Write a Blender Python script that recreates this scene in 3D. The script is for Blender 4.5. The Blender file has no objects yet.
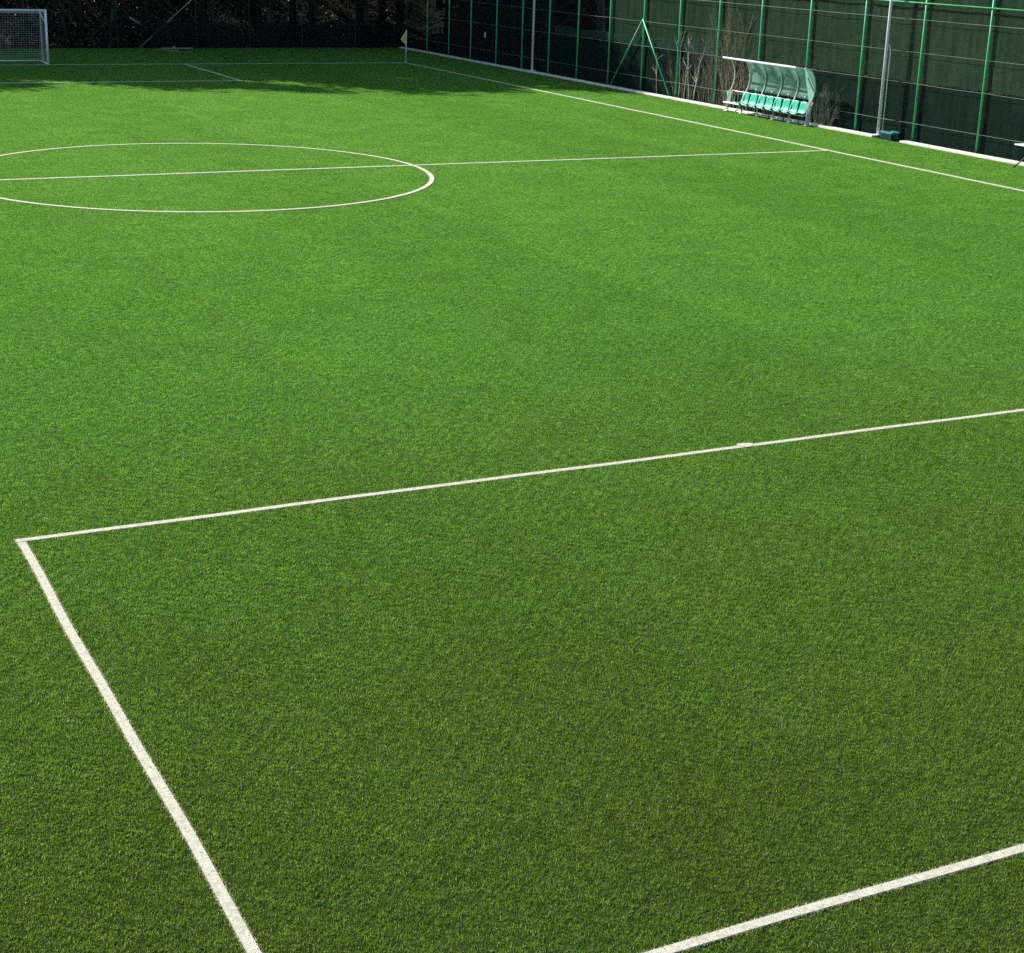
import bpy, math, random
import numpy as np
from mathutils import Vector, Matrix

SC = bpy.context.scene
COL = SC.collection
rng = np.random.default_rng(7)
random.seed(7)
R = math.radians

# ------------------------------------------------------------------ helpers
class MB:
    """collects boxes, tubes and sheets; build() links them as one mesh object"""
    def __init__(s): s.v = []; s.f = []; s.m = []
    def add(s, vs, fs, mi=0):
        o = len(s.v); s.v += [tuple(p) for p in vs]; s.f += [tuple(i + o for i in f) for f in fs]; s.m += [mi] * len(fs)
    def box(s, a, b, mi=0, bev=0.0):
        x0, y0, z0 = a; x1, y1, z1 = b
        if bev > 0:
            # chamfered top edges
            c = bev
            vs = [(x0,y0,z0),(x1,y0,z0),(x1,y1,z0),(x0,y1,z0),
                  (x0,y0,z1-c),(x1,y0,z1-c),(x1,y1,z1-c),(x0,y1,z1-c),
                  (x0+c,y0+c,z1),(x1-c,y0+c,z1),(x1-c,y1-c,z1),(x0+c,y1-c,z1)]
            fs = [(3,2,1,0),(0,1,5,4),(1,2,6,5),(2,3,7,6),(3,0,4,7),(4,5,9,8),(5,6,10,9),(6,7,11,10),(7,4,8,11),(8,9,10,11)]
        else:
            vs = [(x0,y0,z0),(x1,y0,z0),(x1,y1,z0),(x0,y1,z0),(x0,y0,z1),(x1,y0,z1),(x1,y1,z1),(x0,y1,z1)]
            fs = [(3,2,1,0),(0,1,5,4),(1,2,6,5),(2,3,7,6),(3,0,4,7),(4,5,6,7)]
        s.add(vs, fs, mi)
    def tube(s, pts, r, n=8, caps=True, mi=0):
        pts = [Vector(p) for p in pts]
        rs = list(r) if hasattr(r, '__len__') else [r] * len(pts)
        t0 = (pts[1] - pts[0]).normalized()
        ref = Vector((0, 0, 1)) if abs(t0.z) < .9 else Vector((1, 0, 0))
        nrm = (ref - t0 * ref.dot(t0)).normalized()
        vs = []
        for i, p in enumerate(pts):
            a = pts[max(i - 1, 0)]; b = pts[min(i + 1, len(pts) - 1)]
            t = (b - a).normalized()
            nrm = (nrm - t * nrm.dot(t)).normalized(); bn = t.cross(nrm)
            for k in range(n):
                q = 2 * math.pi * k / n
                vs.append(p + (nrm * math.cos(q) + bn * math.sin(q)) * rs[i])
        fs = []
        for i in range(len(pts) - 1):
            for k in range(n):
                k2 = (k + 1) % n
                fs.append((i*n+k, i*n+k2, (i+1)*n+k2, (i+1)*n+k))
        if caps:
            fs.append(tuple(range(n - 1, -1, -1))); fs.append(tuple(range((len(pts)-1)*n, len(pts)*n)))
        s.add(vs, fs, mi)
    def build(s, name, mat, parent=None, smooth=False):
        me = bpy.data.meshes.new(name); me.from_pydata(s.v, [], s.f)
        mats = mat if isinstance(mat, (list, tuple)) else [mat]
        for m in mats: me.materials.append(m)
        if len(mats) > 1: me.polygons.foreach_set('material_index', s.m)
        if smooth: me.polygons.foreach_set('use_smooth', [True] * len(me.polygons))
        me.update()
        return link(name, me, parent)

def link(name, me, parent=None):
    o = bpy.data.objects.new(name, me); COL.objects.link(o)
    if parent is not None:
        o.parent = parent
        o.matrix_parent_inverse = Matrix.Translation(parent.location).inverted()
    return o

def np_mesh(name, v, f, k, mat, smooth=False):
    """v (n,3), f (m,k) arrays -> mesh datablock"""
    me = bpy.data.meshes.new(name)
    me.vertices.add(len(v)); me.vertices.foreach_set('co', np.asarray(v, np.float32).ravel())
    me.loops.add(f.size); me.loops.foreach_set('vertex_index', np.asarray(f, np.int32).ravel())
    me.polygons.add(len(f)); me.polygons.foreach_set('loop_start', np.arange(0, f.size, k, dtype=np.int32))
    if smooth: me.polygons.foreach_set('use_smooth', np.ones(len(f), bool))
    me.materials.append(mat); me.update(); me.validate()
    return me

def tag(o, label=None, cat=None, group=None, kind=None):
    if label: o['label'] = label
    if cat: o['category'] = cat
    if group: o['group'] = group
    if kind: o['kind'] = kind
    return o

def thing(name, label, cat, loc=(0, 0, 0), group=None):
    o = bpy.data.objects.new(name, None); COL.objects.link(o); o.location = loc
    o.empty_display_size = .2
    return tag(o, label, cat, group)

def copy_tree(o, parent=None):
    c = o.copy(); COL.objects.link(c)
    if parent is not None: c.parent = parent
    for ch in list(o.children): copy_tree(ch, c)
    return c

# ------------------------------------------------------------------ materials
def nt(name):
    m = bpy.data.materials.new(name); m.use_nodes = True
    t = m.node_tree; t.nodes.clear()
    out = t.nodes.new('ShaderNodeOutputMaterial')
    return m, t, out
def N(t, typ, **kw):
    n = t.nodes.new(typ)
    for k, v in kw.items(): setattr(n, k, v)
    return n
def math_n(t, op, a, b=None, c=None):
    n = t.nodes.new('ShaderNodeMath'); n.operation = op
    for i, x in enumerate((a, b, c)):
        if x is None: continue
        if isinstance(x, (int, float)): n.inputs[i].default_value = x
        else: t.links.new(x, n.inputs[i])
    return n.outputs[0]
def mixc(t, fac, a, b, mode='MIX'):
    n = t.nodes.new('ShaderNodeMix'); n.data_type = 'RGBA'; n.blend_type = mode
    for i, x in ((0, fac), (6, a), (7, b)):
        if isinstance(x, (int, float)): n.inputs[i].default_value = x
        elif isinstance(x, tuple): n.inputs[i].default_value = (*x, 1) if len(x) == 3 else x
        else: t.links.new(x, n.inputs[i])
    return n.outputs[2]
def noise(t, vec, scale, detail=3, rough=.55, out=0):
    n = t.nodes.new('ShaderNodeTexNoise'); n.inputs['Scale'].default_value = scale
    n.inputs['Detail'].default_value = detail; n.inputs['Roughness'].default_value = rough
    if vec is not None: t.links.new(vec, n.inputs['Vector'])
    return n.outputs[out]
def ramp(t, fac, stops):
    n = t.nodes.new('ShaderNodeValToRGB'); e = n.color_ramp.elements
    while len(e) < len(stops): e.new(.5)
    for el, (p, c) in zip(e, stops): el.position = p; el.color = (*c, 1) if len(c) == 3 else c
    t.links.new(fac, n.inputs[0]); return n.outputs[0]

def surf(name, col, rough=.6, col2=None, nscale=8, metal=0, spec=.4, bump=0, bscale=60, transl=0):
    """painted / plastic / wood surface with a worn, uneven tone"""
    m, t, out = nt(name)
    p = N(t, 'ShaderNodeBsdfPrincipled')
    g = N(t, 'ShaderNodeNewGeometry')
    if col2 is None: col2 = tuple(c * .78 for c in col)
    f = noise(t, g.outputs['Position'], nscale, 5, .6)
    c = mixc(t, ramp(t, f, [(.35, (0, 0, 0)), (.7, (1, 1, 1))]), col, col2)
    t.links.new(c, p.inputs['Base Color'])
    p.inputs['Roughness'].default_value = rough; p.inputs['Metallic'].default_value = metal
    p.inputs['Specular IOR Level'].default_value = spec
    if bump:
        b = N(t, 'ShaderNodeBump'); b.inputs['Strength'].default_value = bump; b.inputs['Distance'].default_value = .01
        t.links.new(noise(t, g.outputs['Position'], bscale, 4), b.inputs['Height']); t.links.new(b.outputs[0], p.inputs['Normal'])
    if transl:
        tr = N(t, 'ShaderNodeBsdfTranslucent'); t.links.new(c, tr.inputs[0])
        mx = N(t, 'ShaderNodeMixShader'); mx.inputs[0].default_value = transl
        t.links.new(p.outputs[0], mx.inputs[1]); t.links.new(tr.outputs[0], mx.inputs[2]); t.links.new(mx.outputs[0], out.inputs[0])
    else: t.links.new(p.outputs[0], out.inputs[0])
    return m

def net_mat(name, col, opacity, col2=None, rough=.6):
    """woven shade net: threads that cover part of what lies behind"""
    m, t, out = nt(name)
    g = N(t, 'ShaderNodeNewGeometry')
    f = noise(t, g.outputs['Position'], 1.3, 5, .65)
    f2 = noise(t, g.outputs['Position'], 14, 3, .6)
    mp = N(t, 'ShaderNodeVectorMath', operation='MULTIPLY'); t.links.new(g.outputs['Position'], mp.inputs[0]); mp.inputs[1].default_value = (2.2, 2.2, .35)
    st = noise(t, mp.outputs[0], 1.6, 4, .65)
    c = mixc(t, f, col, col2 or tuple(x * .6 for x in col))
    c = mixc(t, ramp(t, st, [(.36, (0, 0, 0)), (.66, (1, 1, 1))]), mixc(t, 1.0, c, (.74, .74, .74), 'MULTIPLY'), mixc(t, 1.0, c, (1.22, 1.20, 1.16), 'MULTIPLY'))
    d = N(t, 'ShaderNodeBsdfDiffuse'); t.links.new(c, d.inputs[0])
    tl = N(t, 'ShaderNodeBsdfTranslucent'); t.links.new(c, tl.inputs[0])
    a = N(t, 'ShaderNodeMixShader'); a.inputs[0].default_value = .25
    t.links.new(d.outputs[0], a.inputs[1]); t.links.new(tl.outputs[0], a.inputs[2])
    tr = N(t, 'ShaderNodeBsdfTransparent')
    mx = N(t, 'ShaderNodeMixShader')
    op = math_n(t, 'ADD', math_n(t, 'MULTIPLY', math_n(t, 'SUBTRACT', f2, .5), .35), opacity)
    op = math_n(t, 'MINIMUM', math_n(t, 'MAXIMUM', op, 0.0), 1.0)
    t.links.new(op, mx.inputs[0]); t.links.new(tr.outputs[0], mx.inputs[1]); t.links.new(a.outputs[0], mx.inputs[2])
    t.links.new(mx.outputs[0], out.inputs[0])
    return m

def leaf_mat(name, stops, transl=.3, rough=.45, spec=.35, nscale=.9):
    m, t, out = nt(name)
    g = N(t, 'ShaderNodeNewGeometry')
    r = math_n(t, 'ADD', math_n(t, 'MULTIPLY', g.outputs['Random Per Island'], .6), math_n(t, 'MULTIPLY', noise(t, g.outputs['Position'], nscale, 3), .4))
    c = ramp(t, r, stops)
    p = N(t, 'ShaderNodeBsdfPrincipled'); t.links.new(c, p.inputs['Base Color'])
    p.inputs['Roughness'].default_value = rough; p.inputs['Specular IOR Level'].default_value = spec
    tr = N(t, 'ShaderNodeBsdfTranslucent'); t.links.new(c, tr.inputs[0])
    mx = N(t, 'ShaderNodeMixShader'); mx.inputs[0].default_value = transl
    t.links.new(p.outputs[0], mx.inputs[1]); t.links.new(tr.outputs[0], mx.inputs[2]); t.links.new(mx.outputs[0], out.inputs[0])
    return m

# ------------------------------------------------------------------ pitch layout (metres; touchline is x = 0, far goal line y = 0)
LW = .116
PX0, PX1, PY0, PY1 = -42.22, 0.0, -70.76, 0.0
HALF, CX, CR = -35.44, -21.11, 6.35
LINES = [  # name, along, fixed, from, to
    ('goal_line', 'x', PY1, PX0, PX1), ('goal_line', 'x', PY0, PX0, PX1),
    ('touchline', 'y', PX1, PY0, PY1), ('touchline', 'y', PX0, PY0, PY1),
    ('halfway_line', 'x', HALF, PX0, PX1),
    ('box_line', 'x', -8.88, -30.69, -11.53), ('box_line', 'y', -11.53, -8.88, 0), ('box_line', 'y', -30.69, -8.88, 0),
    ('box_line', 'x', -61.56, -30.55, -11.67), ('box_line', 'y', -30.55, PY0, -61.56), ('box_line', 'y', -11.67, PY0, -61.56)]
LF = .136
def wob(u): return .008 * math.sin(.9 * u) + .005 * math.sin(2.3 * u + 1.0)
def lw(nm, fx): return LW if fx in (-61.56, PY0, -30.55, -11.67) else LF
SPOTS = [(-21.13, -61.53), (-21.11, -8.9), (CX, HALF)]

GREEN_DARK, GREEN_MID, GREEN_LIT = (.052, .190, .022), (.132, .398, .054), (.280, .560, .112)
WHITE_FIBRE = (.68, .69, .60)

def line_mask(t, pos):
    sx = N(t, 'ShaderNodeSeparateXYZ'); t.links.new(pos, sx.inputs[0])
    x, y = sx.outputs[0], sx.outputs[1]
    tot = None
    def acc(m):
        nonlocal tot
        tot = m if tot is None else math_n(t, 'MAXIMUM', tot, m)
    for nm, al, fx, a, b in LINES:
        u, w = (x, y) if al == 'x' else (y, x)
        sv = math_n(t, 'MULTIPLY', math_n(t, 'SINE', math_n(t, 'MULTIPLY', u, .9)), .008)
        sv = math_n(t, 'ADD', sv, math_n(t, 'MULTIPLY', math_n(t, 'SINE', math_n(t, 'MULTIPLY_ADD', u, 2.3, 1.0)), .005))
        m1 = math_n(t, 'COMPARE', math_n(t, 'SUBTRACT', w, sv), fx, lw(nm, fx) / 2)
        m2 = math_n(t, 'COMPARE', u, (a + b) / 2, abs(b - a) / 2 + LW / 2)
        acc(math_n(t, 'MULTIPLY', m1, m2))
    d = math_n(t, 'SQRT', math_n(t, 'ADD', math_n(t, 'POWER', math_n(t, 'SUBTRACT', x, CX), 2.0), math_n(t, 'POWER', math_n(t, 'SUBTRACT', y, HALF), 2.0)))
    acc(math_n(t, 'COMPARE', d, CR, LF / 2))
    for sx_, sy_ in SPOTS[:2]:
        m1 = math_n(t, 'COMPARE', x, sx_, .115); m2 = math_n(t, 'COMPARE', y, sy_, .085)
        acc(math_n(t, 'MULTIPLY', m1, m2))
    return tot, x, y

def turf_material(name, blades):
    m, t, out = nt(name)
    g = N(t, 'ShaderNodeNewGeometry'); pos = g.outputs['Position']
    if blades:
        # ragged edge where dyed and green fibres mingle
        wob = N(t, 'ShaderNodeVectorMath', operation='ADD')
        nz = N(t, 'ShaderNodeVectorMath', operation='MULTIPLY_ADD')
        t.links.new(noise(t, pos, 70, 2, .6, out=1), nz.inputs[0]); nz.inputs[1].default_value = (.056, .056, 0); nz.inputs[2].default_value = (-.028, -.028, 0)
        t.links.new(pos, wob.inputs[0]); t.links.new(nz.outputs[0], wob.inputs[1])
        mask, x, y = line_mask(t, wob.outputs[0])
        oi = N(t, 'ShaderNodeObjectInfo')
        r = math_n(t, 'FRACT', math_n(t, 'ADD', g.outputs['Random Per Island'], oi.outputs['Random']))
        n_mid = noise(t, pos, 1.6, 4, .6); n_big = noise(t, pos, .16, 3, .5)
        n_fine = noise(t, pos, 22, 2, .5)
        n_cl = noise(t, pos, 13, 3, .7)
        v = math_n(t, 'ADD', math_n(t, 'MULTIPLY', r, .42), math_n(t, 'MULTIPLY', n_fine, .30))
        v = math_n(t, 'ADD', v, math_n(t, 'MULTIPLY', math_n(t, 'SUBTRACT', n_cl, .5), 1.0))
        v = math_n(t, 'ADD', v, math_n(t, 'MULTIPLY', n_mid, .28))
        c = ramp(t, v, [(.14, GREEN_DARK), (.47, GREEN_MID), (.86, GREEN_LIT)])
        # tufts that stand fuller or lie flatter than their neighbours
        tuft = noise(t, pos, 7.5, 3, .65)
        c = mixc(t, ramp(t, tuft, [(.32, (0, 0, 0)), (.68, (1, 1, 1))]), mixc(t, 1.0, c, (.70, .73, .66), 'MULTIPLY'), mixc(t, 1.0, c, (1.26, 1.21, 1.34), 'MULTIPLY'))
        # carpet rolls laid side by side, pile brushed a little differently
        roll = math_n(t, 'FLOOR', math_n(t, 'DIVIDE', math_n(t, 'ADD', x, 25.4), 4.0))
        wn = N(t, 'ShaderNodeTexWhiteNoise', noise_dimensions='1D'); t.links.new(roll, wn.inputs['W'])
        c = mixc(t, wn.outputs[0], mixc(t, 1.0, c, (.93, .94, .93), 'MULTIPLY'), mixc(t, 1.0, c, (1.07, 1.05, 1.07), 'MULTIPLY'))
        # slow drift between fresher and more worn, olive pile
        olive = ramp(t, n_big, [(.38, (0, 0, 0)), (.68, (1, 1, 1))])
        c = mixc(t, math_n(t, 'MULTIPLY', olive, .12), c, mixc(t, 1.0, c, (1.30, .98, 1.1), 'MULTIPLY'))
        # olive wear, plus foreground light falloff painted into the pile colour
        wear_falloff = N(t, 'ShaderNodeMapRange'); t.links.new(y, wear_falloff.inputs[0])
        wear_falloff.inputs[1].default_value = -56; wear_falloff.inputs[2].default_value = -73.5; wear_falloff.inputs[3].default_value = 0; wear_falloff.inputs[4].default_value = 1
        wv = math_n(t, 'MULTIPLY', wear_falloff.outputs[0], math_n(t, 'ADD', math_n(t, 'MULTIPLY', noise(t, pos, .5, 4), .9), .40))
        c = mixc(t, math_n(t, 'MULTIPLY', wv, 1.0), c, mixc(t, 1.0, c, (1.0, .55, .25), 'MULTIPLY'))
        # scattered straw-pale fibres, their colour standing in for sunlit bent tips
        fl = math_n(t, 'GREATER_THAN', math_n(t, 'FRACT', math_n(t, 'MULTIPLY', r, 17.3)), .93)
        c = mixc(t, math_n(t, 'MULTIPLY', fl, .8), c, (.46, .56, .24))
        # glued seam between two carpet rolls
        seam = math_n(t, 'COMPARE', math_n(t, 'ADD', x, math_n(t, 'MULTIPLY', noise(t, pos, 1.5, 3), .10)), -25.40, .045)
        c = mixc(t, math_n(t, 'MULTIPLY', seam, .32), c, (.20, .30, .09))
        white = mixc(t, math_n(t, 'MULTIPLY', r, .5), WHITE_FIBRE, (.40, .41, .31))
        c = mixc(t, mask, c, white)
        p = N(t, 'ShaderNodeBsdfPrincipled'); t.links.new(c, p.inputs['Base Color'])
        p.inputs['Roughness'].default_value = .5; p.inputs['Specular IOR Level'].default_value = .13
        tr = N(t, 'ShaderNodeBsdfTranslucent')
        t.links.new(mixc(t, 1.0, c, (1.1, 1.1, .7), 'MULTIPLY'), tr.inputs[0])
        mx = N(t, 'ShaderNodeMixShader'); mx.inputs[0].default_value = .52
        t.links.new(p.outputs[0], mx.inputs[1]); t.links.new(tr.outputs[0], mx.inputs[2]); t.links.new(mx.outputs[0], out.inputs[0])
    else:
        # infill between the fibres
        d = N(t, 'ShaderNodeBsdfDiffuse')
        c = mixc(t, noise(t, pos, 180, 2), (.016, .030, .008), (.040, .044, .018))
        t.links.new(c, d.inputs[0]); t.links.new(d.outputs[0], out.inputs[0])
    return m

M = {}
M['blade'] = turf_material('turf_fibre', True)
M['infill'] = turf_material('turf_infill', False)
M['line'] = surf('white_line_fibre', (.68, .66, .54), .8, (.45, .44, .35), 30, spec=.2, bump=.9, bscale=140)
M['soil'] = surf('forest_soil', (.024, .021, .013), .95, (.014, .015, .009), 1.2, bump=.6, bscale=9, spec=.1)
M['concrete'] = surf('pale_kerb_concrete', (.80, .79, .71), .85, (.56, .55, .48), 2.2, bump=.3)
M['green_paint'] = surf('green_fence_paint', (.075, .560, .230), .45, (.050, .420, .165), 2.5)
M['shaded_green'] = surf('shaded_green_paint', (.018, .085, .050), .6, (.012, .055, .034), 2)  # fence green with the far end's shade put into the colour
M['wire'] = surf('fence_wire', (.22, .31, .25), .6, (.10, .16, .12), 1.5)
M['white_pole'] = surf('white_pole_paint', (.86, .87, .87), .45, (.72, .74, .75), 1.5)
M['goal_white'] = surf('goal_white_paint', (.93, .93, .93), .4, (.86, .87, .87), 2)
M['net_cord'] = surf('goal_net_cord', (.62, .66, .64), .8)
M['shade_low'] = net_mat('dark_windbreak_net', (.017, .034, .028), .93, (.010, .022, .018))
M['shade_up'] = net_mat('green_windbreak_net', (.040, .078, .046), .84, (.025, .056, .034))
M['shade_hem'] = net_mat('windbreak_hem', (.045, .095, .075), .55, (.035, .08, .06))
M['farnet'] = net_mat('far_windbreak_net', (.020, .034, .028), .70)
M['seat'] = surf('turquoise_seat_plastic', (.050, .560, .390), .35, (.035, .460, .310), 5, spec=.5, transl=.12)
M['alu'] = surf('shelter_aluminium', (.82, .83, .82), .45, (.62, .63, .63), 4)
M['dark_steel'] = surf('dark_steel', (.05, .055, .06), .5, (.03, .03, .035), 6)
M['flag'] = surf('yellow_flag_cloth', (.88, .90, .16), .8, (.78, .82, .12), 12, transl=.35)
M['crate'] = surf('blue_crate_plastic', (.008, .055, .062), .5, (.004, .026, .034), 7, transl=.1)
M['white_sheet'] = surf('white_panel_plastic', (.80, .82, .82), .4, (.70, .72, .72), 4, transl=.5)
M['table'] = surf('white_table_top', (.78, .80, .80), .4, (.66, .68, .68), 4)
M['bark'] = surf('dark_bark', (.060, .050, .038), .9, (.030, .026, .020), 5, bump=.8, bscale=22, spec=.15)
M['pale_bark'] = surf('pale_bare_bark', (.66, .61, .50), .85, (.40, .37, .29), 6, bump=.5, bscale=30, spec=.15)
M['brown_twig'] = surf('brown_twig_bark', (.44, .39, .30), .85, (.22, .19, .145), 6, spec=.15)
M['dull_twig'] = surf('dull_bare_bark', (.080, .080, .068), .9, (.040, .040, .033), 5, spec=.1)
M['tan_twig'] = surf('tan_twig_bark', (.60, .52, .36), .85, (.30, .24, .15), 6, spec=.15)
M['timber'] = surf('weathered_timber', (.36, .35, .31), .8, (.22, .21, .18), 9, bump=.3)
M['leaf_wood'] = leaf_mat('woodland_leaf', [(.2, (.018, .032, .014)), (.55, (.035, .060, .026)), (.85, (.075, .095, .055))])
M['leaf_under'] = leaf_mat('undergrowth_leaf', [(.2, (.012, .017, .011)), (.5, (.026, .032, .022)), (.8, (.036, .045, .034)), (.96, (.075, .085, .068))], rough=.4, spec=.4)
M['leaf_bank'] = leaf_mat('bank_leaf', [(.2, (.014, .020, .010)), (.55, (.028, .036, .018)), (.9, (.050, .056, .030))], spec=.15, rough=.7)

# translucent shelter sheet
def sheet_mat():
    m, t, out = nt('green_polycarbonate')
    g = N(t, 'ShaderNodeNewGeometry')
    f = noise(t, g.outputs['Position'], 2.2, 4)
    c = mixc(t, f, (.46, .78, .68), (.62, .84, .77))
    tr = N(t, 'ShaderNodeBsdfTransparent'); t.links.new(mixc(t, f, (.70, .87, .80), (.84, .93, .90)), tr.inputs[0])
    tl = N(t, 'ShaderNodeBsdfTranslucent'); t.links.new(c, tl.inputs[0])
    p = N(t, 'ShaderNodeBsdfPrincipled'); t.links.new(c, p.inputs['Base Color']); p.inputs['Roughness'].default_value = .22
    a = N(t, 'ShaderNodeMixShader'); a.inputs[0].default_value = .5
    t.links.new(tl.outputs[0], a.inputs[1]); t.links.new(p.outputs[0], a.inputs[2])
    mx = N(t, 'ShaderNodeMixShader'); mx.inputs[0].default_value = .40
    t.links.new(tr.outputs[0], mx.inputs[1]); t.links.new(a.outputs[0], mx.inputs[2]); t.links.new(mx.outputs[0], out.inputs[0])
    return m
M['sheet'] = sheet_mat()

# ------------------------------------------------------------------ terrain
def sstep(x): x = np.clip(x, 0, 1); return x * x * (3 - 2 * x)
def ground_h(x, y):
    hr = 7.5 * sstep((x - 6.2) / 13); hf = 7.0 * sstep((y - 13.5) / 18)
    bump = .25 * (np.sin(x * .7 + y * .31) + np.sin(y * .53 - x * .22))
    far = np.clip(np.maximum((x - 6.2) / 6, (y - 14.0) / 6), 0, 1)
    return np.maximum(hr, hf) + bump * far - .03
gx = np.concatenate([[-900, -500, -250, -140, -90], np.arange(-60, 60.1, 1.0), [80, 120, 220, 450, 900]])
gy = np.concatenate([[-900, -500, -250, -150, -110], np.arange(-90, 60.1, 1.0), [80, 120, 220, 450, 900]])
GX, GY = np.meshgrid(gx, gy, indexing='ij')
gv = np.stack([GX, GY, ground_h(GX, GY)], -1).reshape(-1, 3)
ii, jj = np.meshgrid(np.arange(len(gx) - 1), np.arange(len(gy) - 1), indexing='ij')
q = (ii * len(gy) + jj).ravel(); gf = np.stack([q, q + len(gy), q + len(gy) + 1, q + 1], -1)
o = link('ground', np_mesh('ground', gv, gf, 4, M['soil'], True)); tag(o, kind='structure')

KX0, KX1 = 3.98, 4.29
b = MB(); b.add([(-46, -80, 0), (KX0 + .1, -80, 0), (KX0 + .1, 10.5, 0), (-46, 10.5, 0)], [(0, 1, 2, 3)])
tag(b.build('pitch', M['infill']), kind='structure')

# raised kerb along the fence, broken where the crate stands
b = MB()
for y0, y1 in ((-62, -34.12), (-32.62, 10.3)):
    y = y0
    while y < y1 - .01:
        e = min(y + 4.0, y1); b.box((KX0, y + .004, -.05), (KX1, e - .004, .08 + random.uniform(-.004, .004)), bev=.015); y = e
tag(b.build('kerb', M['concrete']), kind='structure')

# dyed lines, laid in the pile
LZ = .015
for nm, al, fx, a, c in LINES:
    b = MB(); h = lw(nm, fx) / 2 - (.016 if fx in (-61.56, PY0, -30.55) else .004)
    zt = LZ if lw(nm, fx) == LW else .024
    a2, c2 = (a - LF / 2, c + LF / 2) if al == 'x' else (a + LF / 2, c - LF / 2)   # lines butt, never overlap
    if nm in ('halfway_line',): a2, c2 = a + LW / 2, c - LW / 2
    if fx in (-61.56, PY0): a2, c2 = a - h, c + h
    n = max(2, int((c2 - a2) / .25))
    for k in range(n):
        u0 = a2 + (c2 - a2) * k / n; u1 = a2 + (c2 - a2) * (k + 1) / n
        q = [(u0, fx - h + wob(u0)), (u1, fx - h + wob(u1)), (u1, fx + h + wob(u1)), (u0, fx + h + wob(u0))]
        if al == 'y': q = [(v_, u_) for u_, v_ in q][::-1]
        b.add([(x_, y_, .002) for x_, y_ in q] + [(x_, y_, zt) for x_, y_ in q], [(4, 5, 6, 7), (0, 1, 5, 4), (1, 2, 6, 5), (2, 3, 7, 6), (3, 0, 4, 7)])
    tag(b.build(nm, M['line']), kind='structure')
b = MB(); n = 160
for k in range(n):
    a0, a1 = 2 * math.pi * k / n, 2 * math.pi * (k + 1) / n
    ri, ro = CR - LF / 2 + .004, CR + LF / 2 - .004
    P = lambda r, q, z: (CX + r * math.cos(q), HALF + r * math.sin(q), z)
    b.add([P(ri, a0, LZ + .007), P(ro, a0, LZ + .007), P(ro, a1, LZ + .007), P(ri, a1, LZ + .007)], [(0, 1, 2, 3)])
tag(b.build('centre_circle', M['line']), kind='structure')
for sx_, sy_ in SPOTS[:2]:
    b = MB(); pts = []
    for k in range(20):
        q = 2 * math.pi * k / 20; rr = 1 + .10 * math.sin(3 * q + 1)
        pts.append((sx_ + .115 * rr * math.cos(q), sy_ + .085 * rr * math.sin(q), LZ + .004))
    b.add(pts, [tuple(range(20))])
    tag(b.build('penalty_mark', M['line']), kind='structure')

# ------------------------------------------------------------------ turf fibres
def turf_tile(seed, n=12500):
    g = np.random.default_rng(seed)
    x, y = g.random(n), g.random(n)
    ph = g.random(8) * 6.28
    # the pile lies over in small swirls
    sw = np.sin(2*np.pi*(3*x + 2*y) + ph[0]) + np.sin(2*np.pi*(5*y - 4*x) + ph[1]) + np.sin(2*np.pi*(9*x + 7*y) + ph[2]) + np.sin(2*np.pi*(11*y - 8*x) + ph[3])
    az = sw * .8 + g.normal(0, 1.5, n)
    ln = .022 + .003 * np.sin(2*np.pi*(6*x - 5*y) + ph[4]) + .003 * np.sin(2*np.pi*(13*x + 10*y) + ph[5]) + g.normal(0, .0045, n)
    ln = np.clip(ln, .010, .040)
    lean = np.clip(g.normal(.70, .32, n), .05, 1.35)
    wd = g.uniform(.0026, .0046, n)
    tw = az + np.pi / 2 + g.normal(0, .5, n)
    dx, dy = np.cos(az), np.sin(az); wx, wy = np.cos(tw) * wd / 2, np.sin(tw) * wd / 2
    r1 = ln * .55; z1 = r1 * np.cos(lean * .5); h1 = r1 * np.sin(lean * .5)
    r2 = ln * .45; z2 = z1 + r2 * np.cos(lean * 1.35); h2 = h1 + r2 * np.sin(lean * 1.35)
    V = np.empty((n, 5, 3))
    V[:, 0] = np.stack([x - wx, y - wy, 0 * x], -1); V[:, 1] = np.stack([x + wx, y + wy, 0 * x], -1)
    V[:, 2] = np.stack([x + dx*h1 + wx*.9, y + dy*h1 + wy*.9, z1], -1); V[:, 3] = np.stack([x + dx*h1 - wx*.9, y + dy*h1 - wy*.9, z1], -1)
    V[:, 4] = np.stack([x + dx*h2, y + dy*h2, np.maximum(z2, .004)], -1)
    V[:, :, :2] -= .5
    base = np.arange(n)[:, None] * 5
    T = np.concatenate([base + [0, 1, 2], base + [0, 2, 3], base + [3, 2, 4]])
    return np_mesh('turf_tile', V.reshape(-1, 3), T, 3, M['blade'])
tiles = bpy.data.collections.new('turf_tiles')
for s in range(5):
    tiles.objects.link(bpy.data.objects.new('turf_tile', turf_tile(100 + s)))
tx = np.arange(-41.5 + (KX0 - 4.0), KX0 - .49, 1.0); ty = np.arange(-76.0, 10.1, 1.0)
TX, TY = np.meshgrid(tx, ty, indexing='ij')
pv = np.stack([TX.ravel(), TY.ravel(), np.full(TX.size, .001)], -1)
me = bpy.data.meshes.new('turf'); me.vertices.add(len(pv)); me.vertices.foreach_set('co', pv.astype(np.float32).ravel())
a = me.attributes.new('pick', 'INT', 'POINT'); a.data.foreach_set('value', rng.integers(0, 5, len(pv)).astype(np.int32))
a = me.attributes.new('spin', 'FLOAT_VECTOR', 'POINT')
sp = np.zeros((len(pv), 3), np.float32); sp[:, 2] = rng.integers(0, 4, len(pv)) * (math.pi / 2); a.data.foreach_set('vector', sp.ravel())
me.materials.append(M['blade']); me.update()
turf = link('turf', me); tag(turf, 'short green artificial grass pile covering the pitch', 'turf', kind='stuff')
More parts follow.
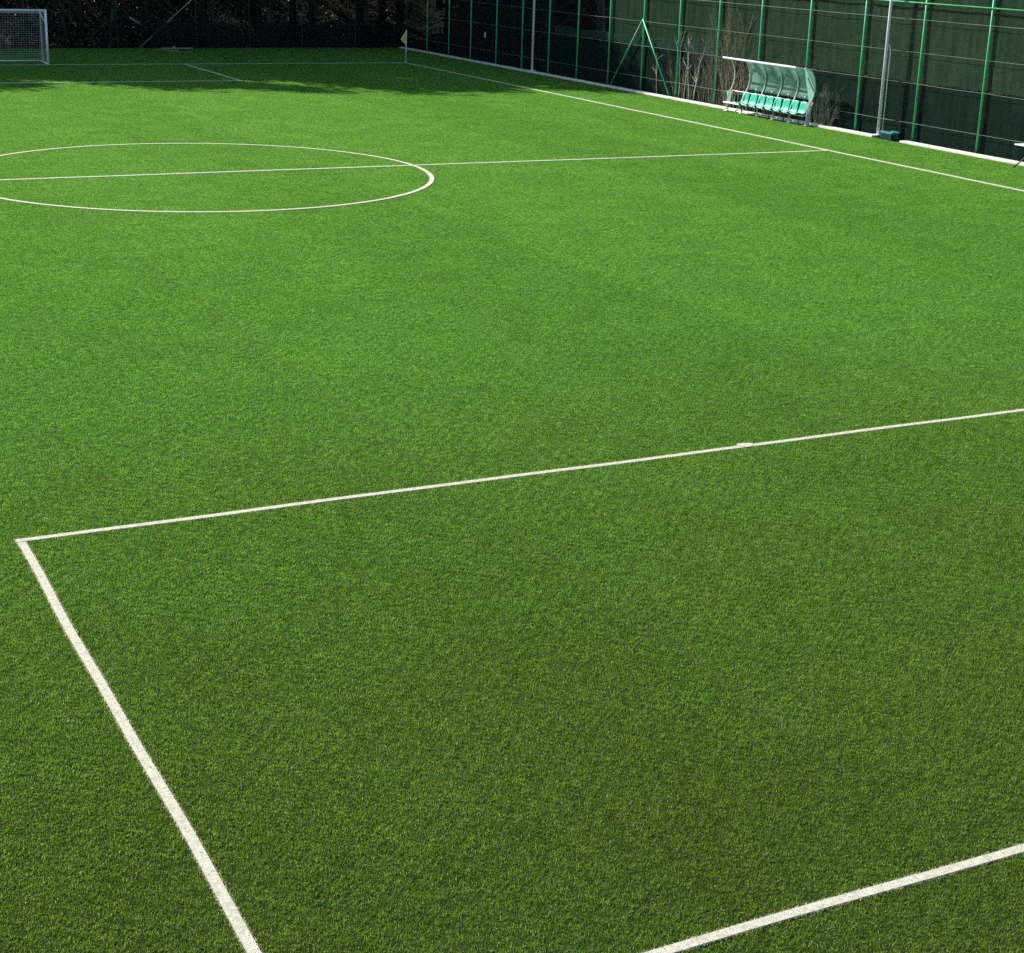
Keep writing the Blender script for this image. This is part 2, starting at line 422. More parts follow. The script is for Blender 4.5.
ng = bpy.data.node_groups.new('lay_turf', 'GeometryNodeTree')
ng.interface.new_socket('Geometry', in_out='INPUT', socket_type='NodeSocketGeometry')
ng.interface.new_socket('Geometry', in_out='OUTPUT', socket_type='NodeSocketGeometry')
gi = ng.nodes.new('NodeGroupInput'); go = ng.nodes.new('NodeGroupOutput')
ci = ng.nodes.new('GeometryNodeCollectionInfo'); ci.inputs[0].default_value = tiles; ci.inputs[1].default_value = True; ci.inputs[2].default_value = True
ip = ng.nodes.new('GeometryNodeInstanceOnPoints'); ip.inputs['Pick Instance'].default_value = True
n1 = ng.nodes.new('GeometryNodeInputNamedAttribute'); n1.data_type = 'INT'; n1.inputs[0].default_value = 'pick'
n2 = ng.nodes.new('GeometryNodeInputNamedAttribute'); n2.data_type = 'FLOAT_VECTOR'; n2.inputs[0].default_value = 'spin'
L = ng.links.new
L(gi.outputs[0], ip.inputs['Points']); L(ci.outputs[0], ip.inputs['Instance'])
L(next(o for o in n1.outputs if o.enabled and o.name == 'Attribute'), ip.inputs['Instance Index'])
L(next(o for o in n2.outputs if o.enabled and o.name == 'Attribute'), ip.inputs['Rotation'])
L(ip.outputs[0], go.inputs[0])
turf.modifiers.new('lay_turf', 'NODES').node_group = ng

# ------------------------------------------------------------------ fences
FX = 4.47
fence = thing('sports_fence', 'tall green post fence beside the touchline with horizontal wires and a windbreak', 'fence', (FX, -15, 0))
posts_y = [10.38, 7.45, 4.50, 1.70, -1.40, -4.33, -7.18, -10.05, -13.02, -15.95, -18.86, -21.81, -24.74, -27.85, -31.04, -34.20, -37.39, -40.5, -43.5, -46.5, -49.5, -52.5, -55.5, -58.5, -61.5]
FH = 6.0
for y in posts_y:
    b = MB(); b.tube([(FX, y, -.05), (FX, y, FH)], .042, 10); b.build('post', M['green_paint'] if y < 9 else M['shaded_green'], fence, True)
for z, r in ((.65, .0065), (1.97, .006), (3.0, .0055), (4.08, .0075), (5.3, .006)):
    b = MB()
    for y0, y1 in zip(posts_y[:-1], posts_y[1:]):
        sag = random.uniform(.0, .02)
        b.tube([(FX - .03, y0 + (y1 - y0) * k / 6, z - sag * math.sin(math.pi * k / 6)) for k in range(7)], r, 5, False)
    b.build('wire', M['wire'], fence)
for z in (4.62, 6.0):
    b = MB(); b.tube([(FX - .05, 10.46, z), (FX - .05, posts_y[-1], z)], .024, 8); b.build('rail', M['green_paint'], fence, True)
for yf in (-13.35, -18.5):
    b = MB(); b.tube([(FX - .06, -15.93, 3.08), (FX - .07, yf, .0)], .030, 8); b.build('brace', M['green_paint'], fence, True)
def net_sheet(x, y0, y1, z0, z1, amp=.012, axis='y', seed=0):
    b = MB(); n = int(abs(y1 - y0) / .5); mz = 6; vs = []
    for i in range(n + 1):
        for j in range(mz + 1):
            y = y0 + (y1 - y0) * i / n; z = z0 + (z1 - z0) * j / mz
            d = amp * (math.sin(y * 2.1 + seed) * math.sin(j / mz * math.pi) + .5 * math.sin(y * 5.3 + z * 3 + seed))
            if j == mz: z += .03 * math.sin(y * 2.1 + 1.5) - .02 * abs(math.sin(y * 1.05))
            vs.append((x + d, y, z) if axis == 'y' else (y, x + d, z))
    b.add(vs, [(i*(mz+1)+j, (i+1)*(mz+1)+j, (i+1)*(mz+1)+j+1, i*(mz+1)+j+1) for i in range(n) for j in range(mz)])
    return b
NX = 4.558
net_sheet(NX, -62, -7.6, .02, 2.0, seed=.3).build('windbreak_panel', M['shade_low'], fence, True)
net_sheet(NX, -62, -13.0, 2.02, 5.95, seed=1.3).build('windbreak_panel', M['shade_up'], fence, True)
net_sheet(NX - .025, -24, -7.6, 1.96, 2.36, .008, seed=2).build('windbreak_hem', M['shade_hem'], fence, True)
net_sheet(NX, -7.6, 10.4, .02, 5.9, seed=4).build('windbreak_panel', M['farnet'], fence, True)
b = MB(); ring = []
for k in range(14):
    q = 2 * math.pi * k / 14; ring.append((math.cos(q) * .085, math.sin(q) * .15))
for xx in (FX - .075, FX - .06):
    pass
b.add([(FX - .07, -.17 + p, 1.41 + w) for p, w in ring] + [(FX - .055, -.17 + p, 1.41 + w) for p, w in ring],
      [tuple(range(14)), tuple(range(27, 13, -1))] + [(k, 14 + k, 14 + (k + 1) % 14, (k + 1) % 14) for k in range(14)])
tag(b.build('tag', M['table']), 'small white oval tag hanging on the fence in the shaded corner', 'tag')

FY = 10.5
far_f = thing('boundary_fence', 'shaded green post fence behind the far goal in front of the wood', 'fence', (-15, FY, 0))
far_x = [-41, -38, -35, -32, -29, -26, -23, -20.0, -17.0, -12.2, -7.9, -4.9, -1.85, 1.35]
for x in far_x:
    b = MB(); b.tube([(x, FY, -.05), (x, FY, 6)], .034, 8); b.build('post', M['shaded_green'], far_f, True)
for z in (1.3, 3.0, 4.6, 6.0):
    b = MB(); b.tube([(-42, FY - .03, z), (FX - .1, FY - .03, z)], .006, 5); b.build('wire', M['dark_steel'], far_f)
net_sheet(FY + .22, -10.3, 4.4, .0, 1.35, axis='x', seed=5).build('windbreak_panel', M['farnet'], far_f, True)

# ------------------------------------------------------------------ white lighting poles
def white_pole(y, label, conduit):
    r = thing('lighting_pole', label, 'pole', (4.16, y, .1), 'white poles along the fence')
    b = MB(); b.tube([(4.16, y, .10), (4.16, y, 4), (4.16, y, 9.5)], [.058, .052, .040], 12); b.build('shaft', M['white_pole'], r, True)
    b = MB(); b.box((4.03, y - .13, .10), (4.29, y + .13, .122), bev=.006); b.build('base_plate', M['white_pole'], r)
    b = MB(); b.tube([(4.16, y, 9.5), (4.16, y, 9.56)], [.05, .02], 12); b.build('cap', M['white_pole'], r, True)
    if conduit:
        b = MB(); b.tube([(4.22, y - .15, .12), (4.22, y - .15, 3.0), (4.19, y - .08, 3.2)], .018, 8); b.build('conduit', M['white_pole'], r, True)
white_pole(-32.72, 'tall white steel pole on the kerb beside the blue crate', True)
white_pole(-6.1, 'tall white steel pole at the edge of the shade near the corner flag', False)

# ------------------------------------------------------------------ far goal
GX1, GX0, GH, GD = -17.95, -25.27, 2.44, 2.0
goal = thing('football_goal', 'white football goal with a hanging net on the far goal line', 'goal', ((GX0 + GX1) / 2, 0, 0))
for x in (GX1, GX0):
    b = MB(); b.tube([(x, 0, 0), (x, 0, GH + .055)], .055, 14); b.build('post', M['goal_white'], goal, True)
    b = MB(); b.tube([(x, .05, .05), (x, GD, .05)], .035, 10); b.build('base_bar', M['goal_white'], goal, True)
    b = MB(); b.tube([(x + (.02 if x > -20 else -.02), 1.35, .05), (x + (.02 if x > -20 else -.02), 1.35, GH - .12), (x, .75, GH - .02), (x, .04, GH - .02)], .028, 10); b.build('net_support', M['goal_white'], goal, True)
    b = MB(); sgn = -1 if x > -20 else 1
    b.tube([(x + sgn * .30, .02, GH), (x, .02, GH - .62)], .022, 8); b.build('corner_brace', M['goal_white'], goal, True)
b = MB(); b.tube([(GX0 + .056, 0, GH), (GX1 - .056, 0, GH)], .055, 14); b.build('crossbar', M['goal_white'], goal, True)
b = MB(); b.tube([(GX0 + .036, GD, .05), (GX1 - .036, GD, .05)], .035, 10); b.build('ground_bar', M['goal_white'], goal, True)
def goal_net():
    b = MB(); s = .12; r = .0032
    def P(u, w):      # u along goal, w 0..1 down the back
        sag = .12 * math.sin(math.pi * min(1, w)) + .05 * math.sin(u * 1.7)
        if w < .25: y, z = .06 + (1.35 - .06) * (w / .25), GH - .05 - .18 * math.sin(math.pi * w / .25) * .6
        else:
            k = (w - .25) / .75; y, z = 1.35 + (GD - 1.35) * k + sag * .4, (GH - .1) * (1 - k) + .06
        return (u, y, z)
    nu = int((GX1 - GX0) / s); nw = 30
    for i in range(nu + 1):
        u = GX0 + (GX1 - GX0) * i / nu
        b.tube([P(u, k / 15) for k in range(16)], r, 3, False)
    for j in range(nw + 1):
        b.tube([P(GX0 + (GX1 - GX0) * i / 24, j / nw) for i in range(25)], r, 3, False)
    for x in (GX0, GX1):
        for j in range(1, 20):
            z = GH * j / 20; ymax = P(x, .25)[1] + (GD - 1.35) * (1 - z / GH)
            b.tube([(x, .04, z), (x, ymax, z)], r, 3, False)
        for k in range(1, 15):
            y = GD * k / 15; zt = GH - .1 if y < 1.35 else GH * (GD - y) / (GD - 1.35)
            b.tube([(x, y, .06), (x, y, max(zt, .08))], r, 3, False)
    return b
goal_net().build('goal_net', M['net_cord'], goal)

# ------------------------------------------------------------------ corner flag
fl = thing('corner_flag', 'yellow green corner flag on a thin white pole where the lines meet', 'flag', (0.03, 0.03, 0))
b = MB(); b.tube([(.03, .03, 0), (.06, .03, 1.64)], .021, 8); b.build('pole', M['goal_white'], fl, True)
b = MB(); vs = []
for i in range(7):
    for j in range(5):
        u = i / 6; w = j / 4
        # cloth hangs limp against the pole, widest low down
        wid = .32 * min(1, u / .68) if u < .68 else .32 * (1 - (u - .68) / .32 * .85)
        vs.append((.055 - wid * w, .03 + .03 * math.sin(w * 7 + u * 3), 1.64 - .66 * u - .06 * w * u))
b.add(vs, [(i*5+j, i*5+j+1, (i+1)*5+j+1, (i+1)*5+j) for i in range(6) for j in range(4)])
b.build('cloth', M['flag'], fl, True)

# ------------------------------------------------------------------ team shelter
DY0, BAY, NB = -23.78, 1.05, 5
sh = thing('team_shelter', 'curved team shelter with green clear sheet roof on white arches by the fence', 'shelter', (3.8, -26.4, 0))
PROF = [(3.52, 2.07), (3.64, 2.06), (3.77, 2.02), (3.88, 1.92), (3.98, 1.75), (4.04, 1.55), (4.055, 1.32), (4.03, 1.10), (3.96, .92), (3.86, .76), (3.79, .58), (3.77, .34), (3.77, .03)]
for k in range(NB + 1):
    y = DY0 - BAY * k
    b = MB(); b.tube([(x, y, z) for x, z in PROF], .024, 8); b.build('arch', M['alu'], sh, True)
    b = MB(); b.box((3.69, y - .09, .018), (3.87, y + .09, .035), bev=.005); b.build('foot_plate', M['goal_white'], sh)
for k in range(1, NB):
    y0, y1 = DY0 - BAY * k - .012, DY0 - BAY * (k + 1) + .012
    b = MB(); n = 9; pr = PROF[:n]
    vs = [(x + .027, y0, z + .012) for x, z in pr] + [(x + .027, y1, z + .012) for x, z in pr] + [(x + .035, y0, z + .016) for x, z in pr] + [(x + .035, y1, z + .016) for x, z in pr]
    fs = [(i, i+1, n+i+1, n+i) for i in range(n-1)] + [(2*n+i, 3*n+i, 3*n+i+1, 2*n+i+1) for i in range(n-1)]
    fs += [(0, n, 3*n, 2*n), (n-1, 3*n-1, 4*n-1, 2*n-1)] + [(i, 2*n+i, 2*n+i+1, i+1) for i in range(n-1)] + [(n+i, n+i+1, 3*n+i+1, 3*n+i) for i in range(n-1)]
    b.add(vs, fs); b.build('roof_sheet', M['sheet'], sh, True)
YA, YB = DY0 + .06, DY0 - BAY * NB - .06
b = MB(); b.box((3.46, YB + .55, 2.045), (3.50, YA, 2.105), bev=.01); b.build('front_rail', M['goal_white'], sh)
for x, z, r in ((4.00, .80, .018), (3.74, .36, .024), (3.60, .36, .024), (3.77, .06, .020)):
    b = MB(); b.tube([(x, YB + .06, z), (x, YA - .06, z)], r, 8); b.build('rail', M['alu'], sh, True)
for y in (YA - .05, YB + .05):
    b = MB(); t_ = .006
    pl = [(3.80, .06), (3.90, .06), (3.98, .74), (4.02, .86), (3.70, .86), (3.74, .60)] if y < -26 else [(3.80, .30), (3.90, .30), (4.0, .80), (3.72, .80)]
    n = len(pl)
    b.add([(x, y - t_, z) for x, z in pl] + [(x, y + t_, z) for x, z in pl],
          [tuple(range(n)), tuple(range(2*n-1, n-1, -1))] + [(i, n+i, n+(i+1) % n, (i+1) % n) for i in range(n)])
    b.build('end_panel', M['white_sheet'] if y < -26 else M['sheet'], sh)
b = MB(); ye = YB + .075; n = 10; pl = PROF[:n]      # clear sheet closing the near end
b.add([(x, ye - .004, z) for x, z in pl] + [(x, ye + .004, z) for x, z in pl],
      [tuple(range(n)), tuple(range(2*n-1, n-1, -1))] + [(i, n+i, n+(i+1) % n, (i+1) % n) for i in range(n)])
b.build('end_sheet', M['sheet'], sh)
for k in range(6):
    y = DY0 - .35 - k * .93
    b = MB(); b.tube([(3.60, y, .02), (3.60, y, .345)], .020, 8); b.build('bench_leg', M['dark_steel'], sh, True)
# bucket seats: thickened curved shells
def seat_bm(y):
    b = MB(); prof = [(3.36, .425), (3.40, .445), (3.50, .425), (3.60, .405), (3.70, .405), (3.76, .430), (3.80, .50), (3.825, .60), (3.85, .72), (3.872, .82), (3.885, .850)]
    nu = 7; vs = []
    for off in (0, 1):
        for i, (x, z) in enumerate(prof):
            back = max(0, (i - 5) / 5)
            hw = .232 - .060 * back ** 2 - (.03 if i == 0 else 0)
            for j in range(nu):
                w = j / (nu - 1) * 2 - 1
                lift = .045 * abs(w) ** 2.5 * (1 - .4 * back)
                nx, nz = (-.35 * back - .0, 1 - back)
                xx = x - lift * back; zz = z + lift * (1 - back) - (.02 * w * w if i == len(prof) - 1 else 0)
                vs.append((xx + off * .016 * back, y + w * hw, zz - off * .016 * (1 - back)))
    m = len(prof); F = lambda o, i, j: o * m * nu + i * nu + j
    fs = []
    for i in range(m - 1):
        for j in range(nu - 1):
            fs.append((F(0, i, j), F(0, i, j+1), F(0, i+1, j+1), F(0, i+1, j)))
            fs.append((F(1, i, j), F(1, i+1, j), F(1, i+1, j+1), F(1, i, j+1)))
    for i in range(m - 1):
        fs.append((F(0, i, 0), F(0, i+1, 0), F(1, i+1, 0), F(1, i, 0))); fs.append((F(0, i, nu-1), F(1, i, nu-1), F(1, i+1, nu-1), F(0, i+1, nu-1)))
    for j in range(nu - 1):
        fs.append((F(0, 0, j), F(1, 0, j), F(1, 0, j+1), F(0, 0, j+1))); fs.append((F(0, m-1, j), F(0, m-1, j+1), F(1, m-1, j+1), F(1, m-1, j)))
    b.add(vs, fs); return b
for k in range(8):
    y = -24.98 - .535 * k
    st = seat_bm(y).build('seat', M['seat'], sh, True)
    b = MB(); b.box((3.58, y - .06, .385), (3.76, y + .06, .400)); b.build('bracket', M['dark_steel'], st)

# ------------------------------------------------------------------ blue crate
cr = thing('plastic_crate', 'blue slatted plastic crate standing in the kerb gap by the white pole', 'crate', (4.2, -33.4, 0))
b = MB(); x0, x1, y0, y1, h = 4.0, 4.36, -33.64, -33.02, .29
b.box((x0 + .02, y0 + .02, .0), (x1 - .02, y1 - .02, .03))
for k in range(9):
    y = y0 + .02 + (y1 - y0 - .10) * k / 8
    b.box((x0 + .004, y, .03), (x0 + .02, y + .055, h - .06)); b.box((x1 - .02, y, .03), (x1 - .004, y + .055, h - .06))
for k in range(5):
    x = x0 + .03 + (x1 - x0 - .11) * k / 4
    b.box((x, y0 + .004, .03), (x + .05, y0 + .02, h - .06)); b.box((x, y1 - .02, .03), (x + .05, y1 - .004, h - .06))
b.build('body', M['crate'], cr)
b = MB()
b.box((x0, y0, h - .06), (x0 + .03, y1, h), bev=.006); b.box((x1 - .03, y0, h - .06), (x1, y1, h), bev=.006)
b.box((x0 + .032, y0, h - .06), (x1 - .032, y0 + .03, h), bev=.006); b.box((x0 + .032, y1 - .03, h - .06), (x1 - .032, y1, h), bev=.006)
b.build('rim', surf('pale_blue_crate_rim', (.09, .31, .34), .45, (.05, .20, .24), 8), cr)

# ------------------------------------------------------------------ folding table at the edge of the frame
tb = thing('folding_table', 'white topped folding table with crossed dark legs beside the kerb', 'table', (3.6, -40.9, 0))
b = MB(); b.box((3.30, -42.05, .705), (3.92, -40.3, .745), bev=.012); b.build('tabletop', M['table'], tb)
for y in (-40.52, -41.8):
    for xa, xb, dy in ((3.36, 3.86, 0), (3.86, 3.36, -.035)):
        b = MB(); b.tube([(xa, y + dy + (.20 if True else 0), .015), (xb, y + dy - .25, .70)], .022, 8); b.build('leg', M['dark_steel'], tb, True)

# ------------------------------------------------------------------ branches, planks
def limb(name, label, cat, pts, rs, mat, group=None):
    b = MB(); b.tube(pts, rs, 7); return tag(b.build(name, mat, None, True), label, cat, group)
limb('fallen_branch', 'long bare branch leaning diagonally behind the far fence', 'branch', [(-10.9, 11.0, 0), (-9.6, 11.05, 1.1), (-7.95, 11.1, 2.5), (-5.9, 11.4, 4.2)], [.022, .028, .03, .02], M['brown_twig'])
limb('broken_stick', 'short pale broken stick caught in the fence left of the leaning branch', 'stick', [(-11.55, 10.42, 1.62), (-11.03, 10.40, 1.30)], [.035, .045], M['timber'])
b = MB(); b.box((-10.0, 9.85, .025), (-8.3, 9.97, .07), bev=.008); tag(b.build('plank', M['timber']), 'pale timber plank lying on the grass below the far fence', 'plank')
limb('thin_pole', 'thin pale pole lying in the grass in front of the plank', 'pole', [(-10.55, 8.9, .045), (-9.9, 8.2, .045), (-9.6, 7.9, .045)], .022, M['timber'])
b = MB(); rr = []
for i in range(5):
    for k in range(8):
        q = 2*math.pi*k/8; s_ = [.05, .13, .15, .10, .03][i]
        rr.append((-9.25 + math.cos(q)*s_*.7, 10.15 + math.sin(q)*s_*.5, .0 + .035*i + .012*math.sin(3*q)))
b.add(rr, [(i*8+k, i*8+(k+1) % 8, (i+1)*8+(k+1) % 8, (i+1)*8+k) for i in range(4) for k in range(8)] + [tuple(range(7, -1, -1)), tuple(range(32, 40))])
tag(b.build('stone', M['timber'], None, True), 'small pale stone resting behind the plank at the far fence', 'stone')

# ------------------------------------------------------------------ vegetation
def leaf_cloud(cent, size, seed, flat=0.0):
    """one small bent leaf pair per centre"""
    g = np.random.default_rng(seed); n = len(cent)
    d = g.normal(size=(n, 3)); d[:, 2] += flat * np.sign(d[:, 2]); d /= np.linalg.norm(d, axis=1)[:, None]
    a = np.cross(d, g.normal(size=(n, 3))); a /= np.linalg.norm(a, axis=1)[:, None]; c = np.cross(d, a)
    s = (size * g.uniform(.6, 1.4, n))[:, None]
    V = np.empty((n, 4, 3)); V[:, 0] = cent - a * s; V[:, 1] = cent + c * s * .5 + d * s * .12; V[:, 2] = cent + a * s; V[:, 3] = cent - c * s * .5 + d * s * .12
    F = np.arange(n)[:, None] * 4 + np.array([[0, 1, 2, 3]])
    return V.reshape(-1, 3), F
def clumped(n, nclump, lo, hi, spread, seed):
    g = np.random.default_rng(seed)
    cc = g.uniform(lo, hi, (nclump, 3)); k = g.integers(0, nclump, n)
    return cc[k] + g.normal(size=(n, 3)) * spread * g.uniform(.5, 1.5, (nclump, 1))[k]

# low growth at the foot of the wood, behind the far fence, and on the bank beside the pitch
c = clumped(60000, 900, (-44, 11.2, .0), (6.5, 26, 2.6), (.42, .40, .40), 11)
low = clumped(16000, 260, (-44, 11.1, .0), (6.5, 12.4, 1.1), (.4, .22, .35), 15); c = np.concatenate([c, low])
c[:, 2] = np.abs(c[:, 2]) + np.maximum(ground_h(c[:, 0], c[:, 1]), 0); c = c[c[:, 1] > 10.85]
V, F = leaf_cloud(c, .085, 12)
tag(link('undergrowth', np_mesh('undergrowth', V, F, 4, M['leaf_under'])), 'dark tangled undergrowth along the foot of the wood behind the far fence', 'undergrowth', kind='stuff')
c = clumped(60000, 1100, (6.0, -60, 0), (24, 14, .6), (.5, .5, .22), 13)
c = c[c[:, 0] > 5.3]; c[:, 2] = np.abs(c[:, 2]) + ground_h(c[:, 0], c[:, 1])
V, F = leaf_cloud(c, .085, 14)
tag(link('undergrowth', np_mesh('undergrowth', V, F, 4, M['leaf_bank'])), 'dull green undergrowth covering the bank behind the touchline fence', 'undergrowth', kind='stuff')

def branchy(b, p, d, ln, r, depth, g, flat=1.0, n=4, spread=.5):
    pts = [p]; q = Vector(p); dd = Vector(d)
    for k in range(3):
        dd = (dd + Vector((g.normal(0, .10) * flat, g.normal(0, .10), g.normal(0, .06)))).normalized(); q = q + dd * ln / 3; pts.append(tuple(q))
    b.tube(pts, [r, r * .85, r * .7, r * .5], n, False)
    if depth <= 0: return
    for k in range(int(g.integers(2, 4))):
        i = int(g.integers(1, 4)); nd = (dd + Vector((g.normal(0, spread) * flat, g.normal(0, spread), g.normal(.1, .2)))).normalized()
        branchy(b, pts[i], nd, ln * g.uniform(.45, .7), r * .55, depth - 1, g, flat, n, spread)

def make_tree(seed, H, kind):
    g = np.random.default_rng(seed)
    root = thing('woodland_tree', 'tmp', 'tree')
    b = MB(); lean = g.normal(0, .25, 2)
    trunk = [(lean[0] * (k / 6) ** 1.5, lean[1] * (k / 6) ** 1.5, -.3 + (H * .92 + .3) * k / 6) for k in range(7)]
    b.tube(trunk, [.20, .16, .14, .12, .09, .06, .03], 9)
    tips = []
    for k in range(16 if kind == 'leafy' else 22):
        f = g.uniform(.16 if kind == 'leafy' else .3, .95); i = min(int(f * 6), 5); p = Vector(trunk[i]).lerp(Vector(trunk[i + 1]), f * 6 - i)
        q = g.uniform(0, 6.28); up = g.uniform(.1, .6); ln = H * .21 * (1.15 - f * .75) * g.uniform(.7, 1.2)
        d = Vector((math.cos(q), math.sin(q), up)).normalized()
        e = p + d * ln; m = p + d * ln * .5 + Vector((0, 0, -.1))
        b.tube([p, m, e], [.06 * (1.1 - f), .04 * (1.1 - f) + .01, .012], 5, False)
        tips += [m, e, p + d * ln * .75]
        if kind == 'bare':
            for _ in range(3): branchy(b, tuple(p + d * ln * g.uniform(.3, 1)), (d + Vector(g.normal(0, .5, 3))).normalized(), ln * .5, .018, 1, g, n=3)
    b.build('trunk', M['bark'] if kind == 'leafy' else M['dull_twig'], root, True)
    if kind == 'leafy':
        tips = np.array([tuple(t) for t in tips]); nl = 16000
        k = g.integers(0, len(tips), nl)
        c = tips[k] + g.normal(size=(nl, 3)) * np.array([.75, .75, .55]) * g.uniform(.5, 1.25, (len(tips), 1))[k]
        c[:, 2] = np.maximum(c[:, 2], 1.0)
        V, F = leaf_cloud(c, .19, seed + 5)
        o = link('crown', np_mesh('crown', V, F, 4, M['leaf_wood']), root)
    return root
def place(root, x, y, rz, s=1.0):
    root.location = (x, y, float(ground_h(np.array(x), np.array(y)))); root.rotation_euler = (0, 0, rz); root.scale = (s, s, s)
LAB_FAR = 'dark leafy tree standing in the wood behind the far fence'
protos = [make_tree(30 + k, 17.5 + 1.2 * k, 'leafy') for k in range(3)]
used = set()
def tree_at(i, x, y, rz, s, label, group):
    o = protos[i] if i not in used else copy_tree(protos[i]); used.add(i)
    place(o, x, y, rz, s); tag(o, label, 'tree', group); return o
k = 0
for row, (yy, step, x0) in enumerate(((13.8, 3.1, -47), (18.0, 4.2, -45), (23.5, 4.8, -46))):
    x = x0
    while x < 13:
        s = (1.07 + .006 * (x + 25)) * random.uniform(.92, 1.08) * (1, .95, .9)[row]
        tree_at(k % 3, x + random.uniform(-.8, .8), yy + random.uniform(-.7, .7), random.uniform(0, 6.28), s, LAB_FAR, 'trees of the wood behind the far fence'); k += 1
        x += step * random.uniform(.85, 1.15)
LAB_BANK = 'dark leafy tree growing up on the bank behind the touchline fence'
for y in range(8, -66, -6):
    for xx in (14.5, 20.5):
        tree_at(k % 3, xx + random.uniform(-1.2, 1.2), y + random.uniform(-1.5, 1.5), random.uniform(0, 6.28), random.uniform(.6, .8), LAB_BANK, 'trees on the bank'); k += 1
bare = make_tree(60, 8.5, 'bare'); first = True
for x, y, s in ((6.6, -3.4, .9), (7.4, -6.9, 1.0), (6.3, -9.6, .75), (8.2, -12.8, .9), (7.0, 1.6, .95), (9.5, -17.5, .9), (9.0, 5.5, 1.0)):
    o = bare if first else copy_tree(bare); first = False
    place(o, x, y, random.uniform(0, 6.28), s); o.rotation_euler = (random.uniform(-.06, .06), random.uniform(-.08, .08), random.uniform(0, 6.28))
    o.name = 'bare_tree'; tag(o, 'slender bare tree rising behind the shaded end of the touchline fence', 'tree', 'bare trees behind the touchline fence')

for x, s in ((-19.0, .8), (-14.6, .7), (-12.4, .95), (-6.4, .8), (-3.2, .9), (-.2, .75), (2.6, .9)):
    o = copy_tree(bare); place(o, x, random.uniform(11.3, 12.6), random.uniform(0, 6.28), s)
    o.rotation_euler = (random.uniform(-.1, .1), random.uniform(-.12, .12), random.uniform(0, 6.28))
    tag(o, 'slender bare tree in the shade just behind the far fence', 'tree', 'bare trees behind the far fence')

# bare saplings and shrubs squeezed between the fence and its windbreak
SX = 4.535
def sapling(label, y, h, lean, r, seed, mat='pale_bark', depth=1, nb=4):
    g = np.random.default_rng(seed); b = MB()
    pts = [(SX + g.normal(0, .006), y + lean * (k / 6) + g.normal(0, .03), h * k / 6 - (.1 if k == 0 else 0)) for k in range(7)]
    b.tube(pts, [r, r*.9, r*.8, r*.7, r*.55, r*.4, r*.2], 6)
    for k in range(nb):
        i = int(g.integers(2, 6)); branchy(b, pts[i], Vector((g.normal(0, .03), g.normal(0, .5), .8)).normalized(), h * g.uniform(.12, .25), r * .5, depth, g, .05)
    return tag(b.build('bare_sapling', M[mat], None, True), label, 'sapling', 'bare saplings at the fence')
sapling('tall straight pale bare sapling between the shelter and the braced fence post', -19.0, 3.1, .1, .038, 1)
sapling('crooked pale bare sapling with a forked tip left of the shelter', -19.75, 2.5, .25, .030, 2, nb=6)
sapling('pale bare sapling leaning right towards the shelter across the fence post', -20.05, 2.3, -.75, .036, 3)
sapling('thin bare sapling at the foot of the right fence brace', -17.2, 1.7, .15, .022, 4, nb=5)
sapling('short thin bare sapling between the tall straight one and the crooked one', -19.4, 1.8, -.15, .024, 5, nb=5)
def shrub(name, label, y, w, h, n, seed, mat, r=.014, depth=2, spread=.35):
    g = np.random.default_rng(seed); b = MB()
    for k in range(n):
        yy = y + g.uniform(-w, w) * .45; d = Vector((g.normal(0, .03), (yy - y) / max(w, .1) * .35 + g.normal(0, .16), 1)).normalized()
        branchy(b, (SX + g.uniform(-.02, .02), yy, -.05), d, h * g.uniform(.45, .7), r * g.uniform(.6, 1.2), depth, g, .05, 4, spread)
    return tag(b.build(name, M[mat], None, True), label, 'shrub', 'bare shrubs at the fence')
shrub('bare_shrub', 'tall fan of pale bare stems rising behind the shelter roof', -23.0, 1.5, 4.0, 30, 21, 'tan_twig', .010, 3, .30)
shrub('bare_shrub', 'brown bare thicket behind the open far end of the shelter', -21.7, 2.6, 2.9, 70, 22, 'brown_twig', .0065, 3, .42)
shrub('bare_shrub', 'low pale twiggy shrub to the right of the shelter', -28.9, 1.5, 1.3, 44, 23, 'pale_bark', .006, 3, .5)
shrub('bare_shrub', 'dense low brown twigs around the pale saplings left of the shelter', -19.5, 2.2, 1.9, 24, 24, 'brown_twig', .0065, 3, .4)
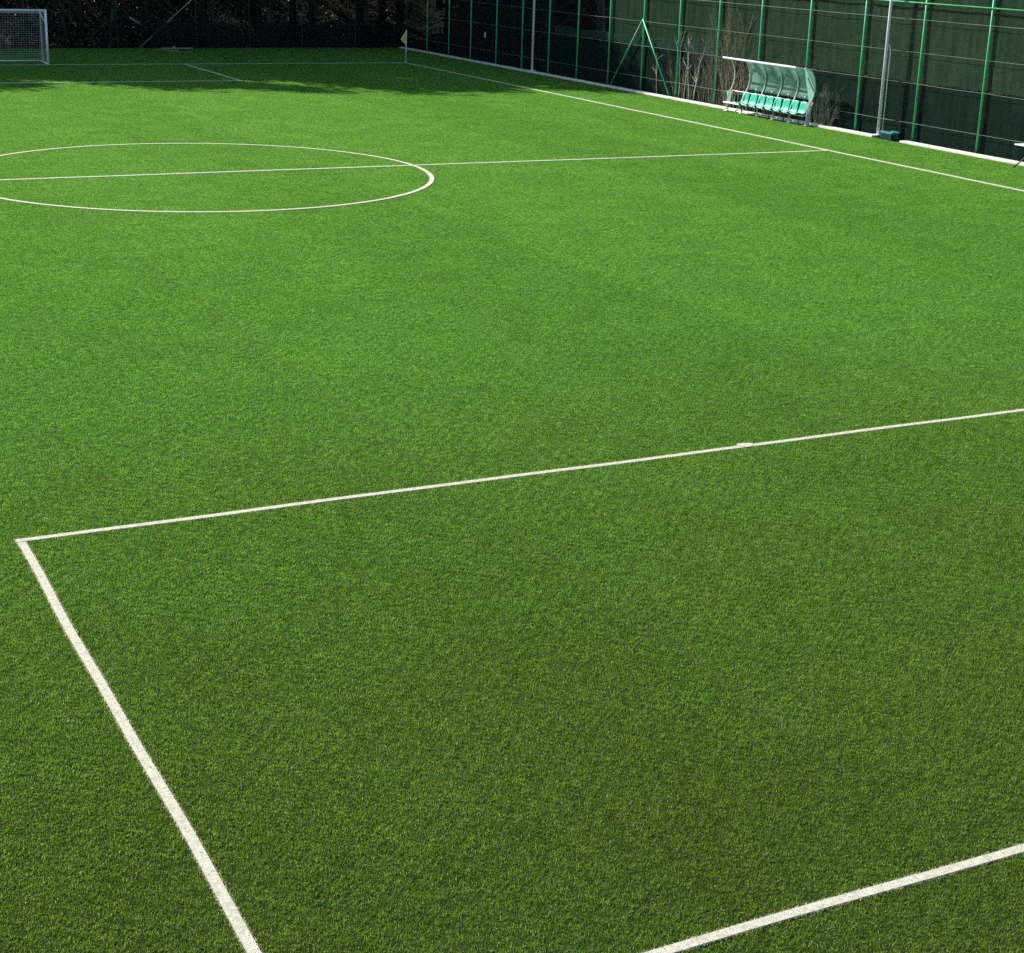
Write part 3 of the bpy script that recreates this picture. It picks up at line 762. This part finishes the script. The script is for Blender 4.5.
shrub('bare_shrub', 'sparse brown twigs seen through the clear back of the shelter', -25.6, 4.0, 2.0, 46, 25, 'brown_twig', .0065, 3, .35)

# ------------------------------------------------------------------ light, sky, camera
AZ = math.atan2(-.43, .903); EL = R(33)
to_sun = Vector((math.sin(AZ) * math.cos(EL), math.cos(AZ) * math.cos(EL), math.sin(EL)))
sun = bpy.data.lights.new('sun', 'SUN'); sun.energy = 5.0; sun.angle = R(.5); sun.color = (1, .95, .86)
so = bpy.data.objects.new('sun', sun); COL.objects.link(so); so.location = (-20, 40, 40)
so.rotation_euler = (-to_sun).to_track_quat('-Z', 'Y').to_euler()
w = bpy.data.worlds.new('World'); SC.world = w; w.use_nodes = True
t = w.node_tree; bg = t.nodes['Background']; sky = t.nodes.new('ShaderNodeTexSky'); sky.sky_type = 'NISHITA'
sky.sun_disc = False; sky.sun_elevation = EL; sky.sun_rotation = AZ
t.links.new(sky.outputs[0], bg.inputs[0]); bg.inputs[1].default_value = .105

p_, yw, ro, f_px = 0.3237532, 0.4731749, 0.0321585, 1610.84
cam = bpy.data.cameras.new('camera'); co = bpy.data.objects.new('camera', cam); COL.objects.link(co)
fw = Vector((math.sin(yw) * math.cos(p_), math.cos(yw) * math.cos(p_), -math.sin(p_)))
rt = Vector((math.cos(yw), -math.sin(yw), 0)); up = rt.cross(fw)
rt2 = rt * math.cos(ro) + up * math.sin(ro); up2 = -rt * math.sin(ro) + up * math.cos(ro)
co.matrix_world = Matrix(((rt2.x, up2.x, -fw.x, -33.2287), (rt2.y, up2.y, -fw.y, -78.3743), (rt2.z, up2.z, -fw.z, 6.34826), (0, 0, 0, 1)))
cam.sensor_fit = 'HORIZONTAL'; cam.sensor_width = 36; cam.lens = f_px / 1024 * 36; cam.clip_end = 3000; cam.clip_start = .1
SC.camera = co
vs_ = SC.view_settings; vs_.view_transform = 'Standard'; vs_.look = 'None'; vs_.gamma = 1; vs_.use_curve_mapping = False; vs_.exposure = .70
SC.render.engine = 'CYCLES'; SC.cycles.use_denoising = False
SC.cycles.max_bounces = 8; SC.cycles.transparent_max_bounces = 16
